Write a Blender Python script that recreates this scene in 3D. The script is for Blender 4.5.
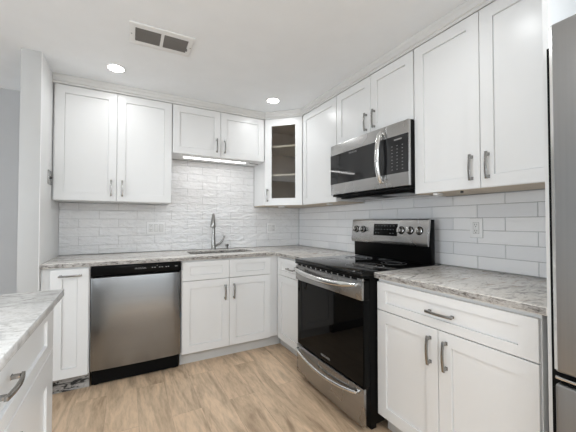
import bpy, bmesh, math, random
from mathutils import Vector, Matrix
R = math.radians
PI = math.pi
random.seed(7)
scene = bpy.context.scene
col = scene.collection
for o in list(bpy.data.objects):
    bpy.data.objects.remove(o)

# ------------------------------------------------------------------ camera
cam_d = bpy.data.cameras.new('camera')
cam = bpy.data.objects.new('camera', cam_d)
col.objects.link(cam)
cam_d.sensor_width = 36.0
cam_d.lens = 36.0 * 298.83 / 576.0
cam_d.clip_start = 0.02
cam.location = (-1.8997, -3.2076, 1.2029)
cam.rotation_euler = (R(90 + 1.126), 0, R(-28.482))
scene.camera = cam

# ------------------------------------------------------------------ exposure
vs = scene.view_settings
vs.view_transform = 'Standard'
vs.look = 'None'
vs.gamma = 1.0
vs.use_curve_mapping = False
vs.exposure = 0.45

# ------------------------------------------------------------------ world
world = bpy.data.worlds.new('sky')
scene.world = world
world.use_nodes = True
bg = world.node_tree.nodes['Background']
bg.inputs['Color'].default_value = (0.86, 0.93, 1.0, 1)
bg.inputs['Strength'].default_value = 1.6

CEIL = 2.352

def area(name, loc, rot, sx, sy, power, color=(1, 1, 1), shape='RECTANGLE', spread=180):
    l = bpy.data.lights.new(name, 'AREA')
    l.shape = shape
    l.size = sx
    l.size_y = sy
    l.energy = power
    l.color = color
    l.spread = R(spread)
    o = bpy.data.objects.new(name, l)
    o.location = loc
    o.rotation_euler = rot
    col.objects.link(o)
    return o

# daylight lamps at made-up unseen windows, placed to brighten the kitchen
area('rear_window_fill', (-4.3, -6.25, 1.35), (R(90), 0, 0), 1.9, 1.9, 6, (0.86, 0.94, 1.0))
area('right_window_fill', (-0.15, -4.85, 1.35), (R(90), 0, R(90)), 1.8, 1.9, 54, (0.86, 0.94, 1.0))
area('side_window_fill', (-5.45, -3.0, 1.35), (R(90), 0, R(-90)), 1.8, 1.0, 36, (0.86, 0.94, 1.0))
area('ceiling_fill', (-1.5, -4.4, CEIL - 0.02), (0, 0, 0), 2.0, 1.4, 45, (0.885, 0.95, 1.0))  # added unseen fill, standing in for light bounced off the ceiling
# recessed lamps: the two in view and those further back in the same rows
LAMPS = [(-1.975, -0.652), (-0.687, -0.676), (-0.78, -2.38), (-2.05, -2.42),]
LAMP_POWER = 1.15
LED_POWER = 0.55

# ------------------------------------------------------------------ materials
def new_mat(name):
    m = bpy.data.materials.new(name)
    m.use_nodes = True
    nt = m.node_tree
    return m, nt, nt.nodes['Principled BSDF']

def setp(b, **k):
    names = dict(color='Base Color', rough='Roughness', metal='Metallic', spec='Specular IOR Level', coat='Coat Weight',
                 coatr='Coat Roughness', trans='Transmission Weight', ior='IOR', emit='Emission Color', emits='Emission Strength',
                 aniso='Anisotropic', anr='Anisotropic Rotation')
    for a, v in k.items():
        if a in ('color', 'emit'):
            v = (*v, 1)
        b.inputs[names[a]].default_value = v

def node(nt, t, **k):
    n = nt.nodes.new(t)
    for a, v in k.items():
        if a in n.inputs.keys():
            n.inputs[a].default_value = v
        else:
            setattr(n, a, v)
    return n

def coords(nt, scale=(1, 1, 1), out='Object', rot=(0, 0, 0)):
    tc = nt.nodes.new('ShaderNodeTexCoord')
    mp = nt.nodes.new('ShaderNodeMapping')
    mp.inputs['Scale'].default_value = scale
    mp.inputs['Rotation'].default_value = rot
    nt.links.new(tc.outputs[out], mp.inputs['Vector'])
    return mp.outputs['Vector']

def noise(nt, vec, scale, detail=4, rough=0.5, dist=0.0):
    n = nt.nodes.new('ShaderNodeTexNoise')
    n.inputs['Scale'].default_value = scale
    n.inputs['Detail'].default_value = detail
    n.inputs['Roughness'].default_value = rough
    n.inputs['Distortion'].default_value = dist
    if vec is not None:
        nt.links.new(vec, n.inputs['Vector'])
    return n.outputs['Fac']

def ramp(nt, fac, stops):
    r = nt.nodes.new('ShaderNodeValToRGB')
    while len(r.color_ramp.elements) < len(stops):
        r.color_ramp.elements.new(0.5)
    for e, (p, c) in zip(r.color_ramp.elements, stops):
        e.position = p
        e.color = (*c, 1) if len(c) == 3 else c
    nt.links.new(fac, r.inputs['Fac'])
    return r.outputs['Color']

def mix(nt, fac, a, b, mode='MIX'):
    m = nt.nodes.new('ShaderNodeMix')
    m.data_type = 'RGBA'
    m.blend_type = mode
    for s, v in ((m.inputs[0], fac), (m.inputs[6], a), (m.inputs[7], b)):
        if hasattr(v, 'is_linked'):
            nt.links.new(v, s)
        else:
            s.default_value = v if not isinstance(v, tuple) or len(v) == 4 else (*v, 1)
    return m.outputs[2]

def bump(nt, b, h, strength, dist=0.01):
    n = nt.nodes.new('ShaderNodeBump')
    n.inputs['Strength'].default_value = strength
    n.inputs['Distance'].default_value = dist
    nt.links.new(h, n.inputs['Height'])
    nt.links.new(n.outputs['Normal'], b.inputs['Normal'])

def simple(name, color, rough=0.5, metal=0.0, bump_scale=None, bump_str=0.1, bump_dist=0.002, tint=0.03, **k):
    m, nt, b = new_mat(name)
    setp(b, color=color, rough=rough, metal=metal, **k)
    v = coords(nt)
    f = noise(nt, v, 6.0, 3)
    lo = tuple(max(0, c * (1 - tint)) for c in color)
    hi = tuple(min(1, c * (1 + tint)) for c in color)
    nt.links.new(ramp(nt, f, [(0.3, lo), (0.7, hi)]), b.inputs['Base Color'])
    if bump_scale:
        bump(nt, b, noise(nt, v, bump_scale, 3), bump_str, bump_dist)
    return m

M = {}
M['cabinet'] = simple('cabinet_white_paint', (0.80, 0.805, 0.805), 0.30, tint=0.006, bump_scale=9, bump_str=0.12, bump_dist=0.004)
M['cabinet_side'] = M['cabinet']
M['bright_face'] = simple('bright_face_paint', (0.84, 0.84, 0.835), 0.4, tint=0.01)  # white of the facing added to brighten the short left wall
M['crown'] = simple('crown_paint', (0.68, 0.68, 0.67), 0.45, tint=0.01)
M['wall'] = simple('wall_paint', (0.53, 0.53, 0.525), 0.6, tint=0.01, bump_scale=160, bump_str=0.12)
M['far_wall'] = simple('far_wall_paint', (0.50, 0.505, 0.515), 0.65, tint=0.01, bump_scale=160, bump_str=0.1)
M['ceiling'] = simple('ceiling_paint', (0.89, 0.915, 0.94), 0.75, tint=0.012, bump_scale=14, bump_str=0.25, bump_dist=0.006)
M['underside'] = simple('raw_maple_underside', (0.60, 0.51, 0.40), 0.5, tint=0.08)
M['interior'] = simple('brown_cabinet_interior', (0.56, 0.47, 0.38), 0.55, tint=0.08)
M['shelf'] = simple('shelf_edge', (0.88, 0.80, 0.68), 0.5, tint=0.04)
M['black'] = simple('black_enamel', (0.004, 0.004, 0.004), 0.3, spec=0.08, tint=0.02)
M['black_matte'] = simple('black_plastic', (0.005, 0.005, 0.005), 0.5, spec=0.08, tint=0.02)
M['dark'] = simple('dark_grey_gasket', (0.05, 0.05, 0.05), 0.6)
M['white_plastic'] = simple('white_plastic', (0.80, 0.80, 0.79), 0.35, tint=0.01)
M['plate_white'] = simple('plate_white', (0.88, 0.88, 0.88), 0.3, tint=0.005)
M['plate_gap'] = simple('plate_gap_grey', (0.42, 0.42, 0.42), 0.6)
M['socket'] = simple('socket_slot_dark', (0.10, 0.10, 0.10), 0.5)
M['grey_toe'] = simple('toe_kick_grey_white', (0.62, 0.62, 0.61), 0.5, tint=0.03)
M['print'] = simple('printed_marks', (0.30, 0.30, 0.30), 0.5)
M['blue'] = simple('blue_film', (0.10, 0.42, 0.70), 0.5)
M['vent_dark'] = simple('vent_louver_grey', (0.17, 0.165, 0.16), 0.6)
M['duct'] = simple('duct_dark', (0.02, 0.02, 0.02), 0.9)
M['screen_mark'] = simple('display_marks', (0.12, 0.13, 0.135), 0.4)

def brushed(name, color, rough, axis, metal=1.0, bstr=0.05, smudge=0.0):
    m, nt, b = new_mat(name)
    setp(b, color=color, rough=rough, metal=metal)
    sc = [1.5, 1.5, 1.5]
    for i in range(3):
        if i != axis:
            sc[i] = 90
    v = coords(nt, tuple(sc))
    f = noise(nt, v, 1.0, 3)
    v2 = coords(nt, (1, 1, 1))
    g = noise(nt, v2, 3.5, 3)
    r1 = nt.nodes.new('ShaderNodeMapRange')
    r1.inputs['To Min'].default_value = rough - 0.015
    r1.inputs['To Max'].default_value = rough + 0.02
    nt.links.new(g, r1.inputs['Value'])
    nt.links.new(r1.outputs['Result'], b.inputs['Roughness'])
    c = ramp(nt, f, [(0.3, tuple(x * 0.97 for x in color)), (0.7, tuple(min(1, x * 1.03) for x in color))])
    nt.links.new(c, b.inputs['Base Color'])
    return m
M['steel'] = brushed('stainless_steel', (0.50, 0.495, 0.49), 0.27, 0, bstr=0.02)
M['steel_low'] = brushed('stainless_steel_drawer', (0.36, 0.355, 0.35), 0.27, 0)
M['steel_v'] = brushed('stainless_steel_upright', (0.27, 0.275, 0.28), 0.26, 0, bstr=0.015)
M['steel_dark'] = brushed('fridge_grey_steel', (0.32, 0.32, 0.32), 0.36, 2, bstr=0.03)
M['nickel'] = simple('brushed_nickel', (0.33, 0.325, 0.315), 0.24, 1.0, tint=0.03)
M['chrome'] = simple('polished_steel', (0.72, 0.72, 0.71), 0.14, 1.0, tint=0.02)
M['sink'] = brushed('sink_steel', (0.42, 0.40, 0.37), 0.33, 0)

def glass(name, color, rough=0.0):
    m, nt, b = new_mat(name)
    setp(b, color=color, rough=rough, trans=1.0, ior=1.45)
    return m
# thin pane: mixes clear and mirror like real window glass
m, nt, b = new_mat('clear_pane')
nt.nodes.remove(b)
tr = nt.nodes.new('ShaderNodeBsdfTransparent')
tr.inputs['Color'].default_value = (0.93, 0.93, 0.92, 1)
gl = nt.nodes.new('ShaderNodeBsdfGlossy')
gl.inputs['Roughness'].default_value = 0.03
fr = nt.nodes.new('ShaderNodeFresnel')
fr.inputs['IOR'].default_value = 1.45
mx = nt.nodes.new('ShaderNodeMixShader')
nt.links.new(fr.outputs['Fac'], mx.inputs['Fac'])
nt.links.new(tr.outputs['BSDF'], mx.inputs[1])
nt.links.new(gl.outputs['BSDF'], mx.inputs[2])
nt.links.new(mx.outputs['Shader'], nt.nodes['Material Output'].inputs['Surface'])
M['pane'] = m
M['black_glass'] = simple('black_glass', (0.003, 0.003, 0.003), 0.03, spec=0.12, tint=0.0)
M['mw_glass'] = simple('dark_tinted_glass', (0.020, 0.020, 0.021), 0.06, spec=0.4, tint=0.0)
M['cooktop'] = simple('ceramic_cooktop', (0.005, 0.005, 0.005), 0.05, spec=0.3, tint=0.0)
M['ring'] = simple('burner_ring', (0.22, 0.22, 0.225), 0.3, tint=0.0)

def emission(name, color, strength):
    m, nt, b = new_mat(name)
    setp(b, color=color, emit=color, emits=strength)
    return m
M['lamp'] = emission('lamp_diffuser', (1.0, 0.985, 0.96), 16.0)
M['led'] = emission('led_diffuser', (1.0, 0.99, 0.98), 5.0)

# granite-look stone
def stone(name, rot, base, grey, brown, k=1.0):
    m, nt, b = new_mat(name)
    setp(b, rough=0.20)
    v = coords(nt, (1, 1, 1), rot=rot)
    vs_ = coords(nt, (1.0, 2.6, 1.6), rot=rot)
    big = noise(nt, vs_, 5.5, 8, 0.62, 1.6)
    mid = noise(nt, vs_, 10.0, 8, 0.7, 0.9)
    fine = noise(nt, v, 85.0, 6, 0.7, 0.3)
    c = ramp(nt, big, [(0.34, grey), (0.46, base), (0.57, base), (0.68, brown)])
    dk = ramp(nt, mid, [(0.34, (0.42, 0.40, 0.38)), (0.47, (1, 1, 1))])
    c = mix(nt, 0.72 * k, c, dk, 'MULTIPLY')
    sp = ramp(nt, fine, [(0.34, (0.36, 0.33, 0.30)), (0.46, (1, 1, 1))])
    c = mix(nt, 0.5 * k, c, sp, 'MULTIPLY')
    nt.links.new(c, b.inputs['Base Color'])
    bump(nt, b, fine, 0.05, 0.001)
    return m
M['stone'] = stone('mottled_grey_stone', (0, 0, R(14)), (0.74, 0.71, 0.67), (0.36, 0.345, 0.33), (0.50, 0.41, 0.335))
M['stone_island'] = stone('pale_veined_stone', (0, 0, R(60)), (0.82, 0.815, 0.80), (0.60, 0.595, 0.585), (0.74, 0.72, 0.69), 0.75)
# chiselled dark-flecked edge
m, nt, b = new_mat('chiselled_stone_edge')
setp(b, rough=0.4)
v = coords(nt, (1, 1, 2.2))
f = noise(nt, v, 26, 8, 0.75, 0.6)
f2 = noise(nt, v, 90, 5, 0.7)
c = ramp(nt, f, [(0.40, (0.10, 0.09, 0.08)), (0.48, (0.36, 0.34, 0.32)), (0.64, (0.56, 0.54, 0.51))])
c = mix(nt, 0.6, c, ramp(nt, f2, [(0.36, (0.35, 0.33, 0.31)), (0.5, (1, 1, 1))]), 'MULTIPLY')
nt.links.new(c, b.inputs['Base Color'])
bump(nt, b, f, 0.5, 0.006)
M['stone_edge'] = m
m2 = simple('smooth_pale_stone_edge', (0.62, 0.61, 0.595), 0.3, tint=0.05)
nt = m2.node_tree
b = nt.nodes['Principled BSDF']
v = coords(nt, (1, 1, 1))
f = noise(nt, v, 24, 8, 0.7, 0.6)
nt.links.new(ramp(nt, f, [(0.36, (0.34, 0.33, 0.32)), (0.5, (0.58, 0.57, 0.555)), (0.65, (0.74, 0.73, 0.72))]), b.inputs['Base Color'])
M['stone_edge_pale'] = m2

# tile glaze, a slightly different tone for each tile
def tile_mat(name, lo, hi, wav, rough):
    m, nt, b = new_mat(name)
    setp(b, rough=rough, coat=0.3, coatr=0.08)
    g = nt.nodes.new('ShaderNodeNewGeometry')
    nt.links.new(ramp(nt, g.outputs['Random Per Island'], [(0.0, lo), (1.0, hi)]), b.inputs['Base Color'])
    v = coords(nt, (1.0, 1.0, 2.4))
    n1 = noise(nt, v, 14, 3, 0.5, 0.4)
    bump(nt, b, n1, wav, 0.03)
    return m
M['tile_back'] = tile_mat('glazed_white_tile_wavy', (0.84, 0.84, 0.845), (0.88, 0.88, 0.885), 0.7, 0.22)
M['tile_right'] = tile_mat('glazed_white_tile', (0.79, 0.795, 0.81), (0.87, 0.87, 0.875), 0.15, 0.2)
M['grout'] = simple('grey_grout', (0.40, 0.40, 0.40), 0.8)
M['grout_light'] = simple('light_grey_grout', (0.56, 0.56, 0.555), 0.8)

# wood plank floor, boards running towards the back wall
m, nt, b = new_mat('oak_plank_floor')
setp(b, rough=0.42)
br = nt.nodes.new('ShaderNodeTexBrick')
br.offset = 0.37
br.inputs['Scale'].default_value = 1.0
br.inputs['Brick Width'].default_value = 1.22
br.inputs['Row Height'].default_value = 0.182
br.inputs['Mortar Size'].default_value = 0.0012
br.inputs['Mortar Smooth'].default_value = 0.2
br.inputs['Bias'].default_value = 0.0
br.inputs['Color1'].default_value = (0, 0, 0, 1)
br.inputs['Color2'].default_value = (1, 1, 1, 1)
br.inputs['Mortar'].default_value = (0.5, 0.5, 0.5, 1)
v = coords(nt, (1, 1, 1), rot=(0, 0, R(90)))
nt.links.new(v, br.inputs['Vector'])
tone = ramp(nt, br.outputs['Color'], [(0.0, (0.66, 0.49, 0.34)), (0.5, (0.70, 0.525, 0.365)), (1.0, (0.74, 0.56, 0.395))])
# each board gets its own slice of the grain
tc = nt.nodes.new('ShaderNodeTexCoord')
ad = nt.nodes.new('ShaderNodeVectorMath')
ad.operation = 'MULTIPLY_ADD'
ad.inputs[1].default_value = (7, 5, 9)
nt.links.new(br.outputs['Color'], ad.inputs[0])
nt.links.new(tc.outputs['Object'], ad.inputs[2])
mp = nt.nodes.new('ShaderNodeMapping')
mp.inputs['Scale'].default_value = (1.0, 0.16, 1.0)
nt.links.new(ad.outputs['Vector'], mp.inputs['Vector'])
g1 = noise(nt, mp.outputs['Vector'], 9, 8, 0.62, 1.2)
g2 = noise(nt, mp.outputs['Vector'], 70, 6, 0.6, 0.4)
c = mix(nt, 0.75, tone, ramp(nt, g1, [(0.33, (0.40, 0.34, 0.29)), (0.47, (0.82, 0.80, 0.77)), (0.60, (1.10, 1.08, 1.06))]), 'MULTIPLY')
c = mix(nt, 0.5, c, ramp(nt, g2, [(0.35, (0.70, 0.67, 0.64)), (0.55, (1, 1, 1))]), 'MULTIPLY')
sm = nt.nodes.new('ShaderNodeMath'); sm.operation = 'MULTIPLY'; sm.inputs[1].default_value = 0.28
nt.links.new(br.outputs['Fac'], sm.inputs[0])
c = mix(nt, sm.outputs[0], c, (0.16, 0.11, 0.075, 1))
nt.links.new(c, b.inputs['Base Color'])
bump(nt, b, g2, 0.12, 0.002)
M['floor'] = m
# torn paper on the unfinished toe kick
m, nt, b = new_mat('torn_black_and_white_toe')
setp(b, rough=0.7)
v = coords(nt, (1.0, 1.0, 3.0))
f = noise(nt, v, 11, 4, 0.6, 1.0)
nt.links.new(ramp(nt, f, [(0.44, (0.02, 0.02, 0.02)), (0.47, (0.22, 0.21, 0.20)), (0.6, (0.42, 0.40, 0.38))]), b.inputs['Base Color'])
M['torn'] = m

# ------------------------------------------------------------------ mesh helpers
class MB:
    def __init__(s):
        s.v = []
        s.f = []
        s.mi = []

    def add(s, verts, faces, mi=0):
        n = len(s.v)
        s.v += [tuple(p) for p in verts]
        s.f += [tuple(n + i for i in f) for f in faces]
        s.mi += [mi] * len(faces)
        return s

    def box(s, x0, x1, y0, y1, z0, z1, mi=0):
        if x0 > x1: x0, x1 = x1, x0
        if y0 > y1: y0, y1 = y1, y0
        if z0 > z1: z0, z1 = z1, z0
        v = [(x0, y0, z0), (x1, y0, z0), (x1, y1, z0), (x0, y1, z0), (x0, y0, z1), (x1, y0, z1), (x1, y1, z1), (x0, y1, z1)]
        return s.add(v, [(0, 3, 2, 1), (4, 5, 6, 7), (0, 1, 5, 4), (1, 2, 6, 5), (2, 3, 7, 6), (3, 0, 4, 7)], mi)

    def prism(s, poly, axis, a, b, mi=0):
        """poly: 2D points (the two other axes in order), extruded along axis from a to b"""
        def mk(p, t):
            q = list(p)
            q.insert(axis, t)
            return tuple(q)
        n = len(poly)
        v = [mk(p, a) for p in poly] + [mk(p, b) for p in poly]
        f = [tuple(range(n)), tuple(range(2 * n - 1, n - 1, -1))]
        for i in range(n):
            j = (i + 1) % n
            f.append((i, i + n, j + n, j))
        return s.add(v, f, mi)

    def tube(s, pts, rad, seg=12, mi=0, flat=1.0, up=None):
        pts = [Vector(p) for p in pts]
        if not hasattr(rad, '__len__'):
            rad = [rad] * len(pts)
        rings = []
        prev = None
        for i, p in enumerate(pts):
            t = (pts[min(i + 1, len(pts) - 1)] - pts[max(i - 1, 0)]).normalized()
            if prev is None:
                a = Vector(up) if up else (Vector((0, 0, 1)) if abs(t.z) < 0.9 else Vector((1, 0, 0)))
            else:
                a = prev
            a = (a - t * a.dot(t)).normalized()
            prev = a
            c = t.cross(a)
            rings.append([p + (a * math.cos(2 * PI * k / seg) * rad[i] + c * math.sin(2 * PI * k / seg) * rad[i] * flat) for k in range(seg)])
        v = [q for r in rings for q in r]
        f = []
        for i in range(len(pts) - 1):
            for k in range(seg):
                k2 = (k + 1) % seg
                f.append((i * seg + k, i * seg + k2, (i + 1) * seg + k2, (i + 1) * seg + k))
        f.append(tuple(reversed(range(seg))))
        f.append(tuple((len(pts) - 1) * seg + k for k in range(seg)))
        return s.add(v, f, mi)

    def lathe(s, prof, c=(0, 0, 0), axis=2, seg=32, mi=0):
        """prof: (radius, height) list; closed with caps"""
        v = []
        for r, h in prof:
            for k in range(seg):
                a = 2 * PI * k / seg
                p = [r * math.cos(a), r * math.sin(a)]
                p.insert(axis, h)
                v.append((p[0] + c[0], p[1] + c[1], p[2] + c[2]))
        f = []
        for i in range(len(prof) - 1):
            for k in range(seg):
                k2 = (k + 1) % seg
                f.append((i * seg + k, i * seg + k2, (i + 1) * seg + k2, (i + 1) * seg + k))
        f.append(tuple(reversed(range(seg))))
        f.append(tuple((len(prof) - 1) * seg + k for k in range(seg)))
        return s.add(v, f, mi)

    def ring(s, r0, r1, z0, z1, c=(0, 0), seg=40, mi=0):
        v = []
        for r, z in ((r0, z0), (r1, z0), (r1, z1), (r0, z1)):
            for k in range(seg):
                a = 2 * PI * k / seg
                v.append((c[0] + r * math.cos(a), c[1] + r * math.sin(a), z))
        f = []
        for i in range(4):
            j = (i + 1) % 4
            for k in range(seg):
                k2 = (k + 1) % seg
                f.append((i * seg + k, i * seg + k2, j * seg + k2, j * seg + k))
        return s.add(v, f, mi)

    def cells(s, xs, ys, keep, z0, z1, mi=0, edge_mi=None):
        if edge_mi is None: edge_mi = mi
        nx, ny = len(xs), len(ys)
        v = [(x, y, z0) for y in ys for x in xs] + [(x, y, z1) for y in ys for x in xs]
        N = nx * ny
        ix = lambda i, j: j * nx + i
        K = lambda i, j: 0 <= i < nx - 1 and 0 <= j < ny - 1 and keep(i, j)
        F, E = [], []
        for j in range(ny - 1):
            for i in range(nx - 1):
                if not K(i, j): continue
                a, b_, c, d = ix(i, j), ix(i + 1, j), ix(i + 1, j + 1), ix(i, j + 1)
                F += [(a + N, b_ + N, c + N, d + N), (d, c, b_, a)]
                if not K(i, j - 1): E.append((a, b_, b_ + N, a + N))
                if not K(i + 1, j): E.append((b_, c, c + N, b_ + N))
                if not K(i, j + 1): E.append((c, d, d + N, c + N))
                if not K(i - 1, j): E.append((d, a, a + N, d + N))
        s.add(v, F, mi)
        base = len(s.v) - len(v)
        s.f += [tuple(base + i for i in f) for f in E]
        s.mi += [edge_mi] * len(E)
        return s

    def mesh(s, name, mats, bevel=0.0, seg=2, smooth=False, angle=30):
        me = bpy.data.meshes.new(name)
        me.from_pydata(s.v, [], s.f)
        for m_ in (mats if isinstance(mats, (list, tuple)) else [mats]):
            me.materials.append(M[m_] if isinstance(m_, str) else m_)
        me.polygons.foreach_set('material_index', s.mi)
        bm = bmesh.new()
        bm.from_mesh(me)
        loose = [v for v in bm.verts if not v.link_faces]
        if loose: bmesh.ops.delete(bm, geom=loose, context='VERTS')
        bmesh.ops.recalc_face_normals(bm, faces=bm.faces)
        if bevel:
            ed = [e for e in bm.edges if len(e.link_faces) == 2 and e.calc_face_angle(0) > R(angle)]
            bmesh.ops.bevel(bm, geom=ed, offset=bevel, segments=seg, affect='EDGES', profile=0.5, clamp_overlap=True)
        if smooth or bevel:
            for f in bm.faces: f.smooth = True
            for e in bm.edges:
                if len(e.link_faces) == 2 and e.calc_face_angle(0) > R(40): e.smooth = False
        bm.to_mesh(me)
        bm.free()
        return me

    def obj(s, name, mats, parent=None, loc=(0, 0, 0), rot=(0, 0, 0), **k):
        o = bpy.data.objects.new(name, s.mesh(name, mats, **k))
        col.objects.link(o)
        o.location = loc
        o.rotation_euler = rot
        if parent: o.parent = parent
        return o

def inst(name, me, parent, loc, rot=(0, 0, 0)):
    o = bpy.data.objects.new(name, me)
    col.objects.link(o)
    o.parent = parent
    o.location = loc
    o.rotation_euler = rot
    return o

def tag(o, label, cat, group=None):
    o['label'] = label
    o['category'] = cat
    if group: o['group'] = group
    return o

def thing(name, label, cat, loc=(0, 0, 0), rz=0, group=None):
    o = bpy.data.objects.new(name, None)
    o.empty_display_size = 0.1
    o.location = loc
    o.rotation_euler = (0, 0, rz)
    col.objects.link(o)
    return tag(o, label, cat, group)

def struct(o):
    o['kind'] = 'structure'
    return o

def text_obj(name, s, size, mat, parent, loc, rot, depth=0.0004):
    cu = bpy.data.curves.new(name, 'FONT')
    cu.body = s
    cu.size = size
    cu.extrude = depth
    cu.align_x = 'CENTER'
    cu.align_y = 'CENTER'
    t = bpy.data.objects.new(name + '_curve', cu)
    col.objects.link(t)
    dg = bpy.context.evaluated_depsgraph_get()
    dg.update()
    me = bpy.data.meshes.new_from_object(t.evaluated_get(dg))
    me.name = name
    bpy.data.objects.remove(t)
    me.materials.clear()
    me.materials.append(M[mat])
    return inst(name, me, parent, loc, rot)

# ------------------------------------------------------------------ room shell
WL = -2.407      # kitchen face of the short left wall
FX0, FY0 = -5.6, -6.4
o = struct(MB().box(FX0, 0.1, FY0, 0.3, -0.06, 0).obj('floor', 'floor'))
o = struct(MB().box(FX0, 0.1, FY0, 0.3, CEIL, CEIL + 0.08).obj('ceiling', 'ceiling'))
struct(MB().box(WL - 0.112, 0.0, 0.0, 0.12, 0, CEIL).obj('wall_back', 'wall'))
w = MB().box(0.0, 0.1, -3.95, 0.0, 0, CEIL).box(0.0, 0.1, FY0, -5.75, 0, CEIL)
w.box(0.0, 0.1, -5.75, -3.95, 0, 0.4).box(0.0, 0.1, -5.75, -3.95, 2.25, CEIL)  # made-up unseen window opening, placed for its light
struct(w.obj('wall_right', 'wall'))
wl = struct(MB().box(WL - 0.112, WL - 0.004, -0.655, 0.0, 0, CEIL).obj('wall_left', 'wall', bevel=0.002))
sp_ = MB().box(WL - 0.0038, WL, -0.655, -0.0005, 0.0, CEIL - 0.0005).obj('bright_facing', 'bright_face', wl)  # pale facing added so the wall's kitchen side comes out brighter
sp_['label'] = 'pale facing added to brighten the side towards the kitchen'
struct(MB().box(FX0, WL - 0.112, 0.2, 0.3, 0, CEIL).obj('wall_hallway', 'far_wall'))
# rear wall with a made-up window opening, side wall with another
w = MB()
wx0, wx1, wz0, wz1 = -5.25, -3.35, 0.4, 2.25
w.box(FX0, wx0, FY0 - 0.1, FY0, 0, CEIL).box(wx1, 0.1, FY0 - 0.1, FY0, 0, CEIL)
w.box(wx0, wx1, FY0 - 0.1, FY0, 0, wz0).box(wx0, wx1, FY0 - 0.1, FY0, wz1, CEIL)
struct(w.obj('wall_rear', 'wall'))
w = MB()
sy0, sy1 = -3.9, -2.1
w.box(FX0 - 0.1, FX0, FY0, sy0, 0, CEIL).box(FX0 - 0.1, FX0, sy1, 0.3, 0, CEIL)
w.box(FX0 - 0.1, FX0, sy0, sy1, 0, 0.85).box(FX0 - 0.1, FX0, sy0, sy1, 1.85, CEIL)
struct(w.obj('wall_side', 'wall'))

# crown moulding along the tops of the wall cabinets (mitred sweep)
UZ0, UZ1, UD = 1.372, 2.284, 0.326
SQ = math.sqrt(0.5)
path = [(WL + 0.001, -UD), (-0.61, -UD), (-UD, -0.61), (-UD, -2.733)]
prof = [(-0.30, UZ1 + 0.001), (0.004, UZ1 + 0.001), (0.006, UZ1 + 0.016), (0.014, UZ1 + 0.020), (0.018, UZ1 + 0.040), (0.026, UZ1 + 0.052),
        (0.028, CEIL - 0.0005), (-0.02, CEIL - 0.0005)]
prof = [(-0.02, UZ1 + 0.001)] + prof[1:]
def offs(path, d):
    out = []
    n = len(path)
    for i in range(n):
        ns = []
        for a, b_ in ((i - 1, i), (i, i + 1)):
            if a < 0 or b_ >= n: continue
            dx, dy = path[b_][0] - path[a][0], path[b_][1] - path[a][1]
            l = math.hypot(dx, dy)
            ns.append((dy / l, -dx / l))
        if len(ns) == 1:
            nx_, ny_ = ns[0]; k = 1
        else:
            nx_, ny_ = ns[0][0] + ns[1][0], ns[0][1] + ns[1][1]
            l = math.hypot(nx_, ny_); nx_ /= l; ny_ /= l
            k = 1 / (nx_ * ns[0][0] + ny_ * ns[0][1])
        out.append((path[i][0] + nx_ * d * k, path[i][1] + ny_ * d * k))
    return out
rows = [[(x, y, z) for x, y in offs(path, d)] for d, z in prof]
cm = MB()
vv = [p for r in rows for p in r]
ff = []
n = len(path)
for i in range(len(rows)):
    j = (i + 1) % len(rows)
    for k in range(n - 1):
        ff.append((i * n + k, i * n + k + 1, j * n + k + 1, j * n + k))
ff.append(tuple(i * n for i in range(len(rows))))
ff.append(tuple(i * n + n - 1 for i in reversed(range(len(rows)))))
cm.add(vv, ff)
struct(cm.obj('bright_face_1', 'crown'))

# ------------------------------------------------------------------ tiled backsplashes
ROW, TL, GR = 0.0785, 0.307, 0.0022
def tiles(mb, rects, phase, mi, z0=0.916):
    """rects: (a0, a1, z0, z1) along-wall and height ranges; tile bond in running offset"""
    for k in range(0, 13):
        ra, rb = z0 + k * ROW, z0 + (k + 1) * ROW - GR
        ph = phase + (TL / 2 if k % 2 else 0)
        for a0, a1, q0, q1 in rects:
            za, zb = max(ra, q0), min(rb, q1)
            if zb - za < 0.006: continue
            t = ph + math.floor((a0 - ph) / TL) * TL
            while t < a1:
                xa, xb = max(t, a0), min(t + TL - GR, a1)
                t += TL
                if xb - xa < 0.006: continue
                yield xa, xb, za, zb

def add_tile(mb, f, xa, xb, za, zb, th, wob):
    e = 0.0016
    d = [th + random.uniform(-wob, wob) for _ in range(4)]
    v = [f(xa, 0.002, za), f(xb, 0.002, za), f(xb, 0.002, zb), f(xa, 0.002, zb),
         f(xa, th - 0.0022, za), f(xb, th - 0.0022, za), f(xb, th - 0.0022, zb), f(xa, th - 0.0022, zb),
         f(xa + e, d[0], za + e), f(xb - e, d[1], za + e), f(xb - e, d[2], zb - e), f(xa + e, d[3], zb - e)]
    mb.add(v, [(0, 1, 5, 4), (1, 2, 6, 5), (2, 3, 7, 6), (3, 0, 4, 7), (4, 5, 9, 8), (5, 6, 10, 9), (6, 7, 11, 10), (7, 4, 8, 11),
               (8, 9, 10, 11), (3, 2, 1, 0)], 0)

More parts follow.
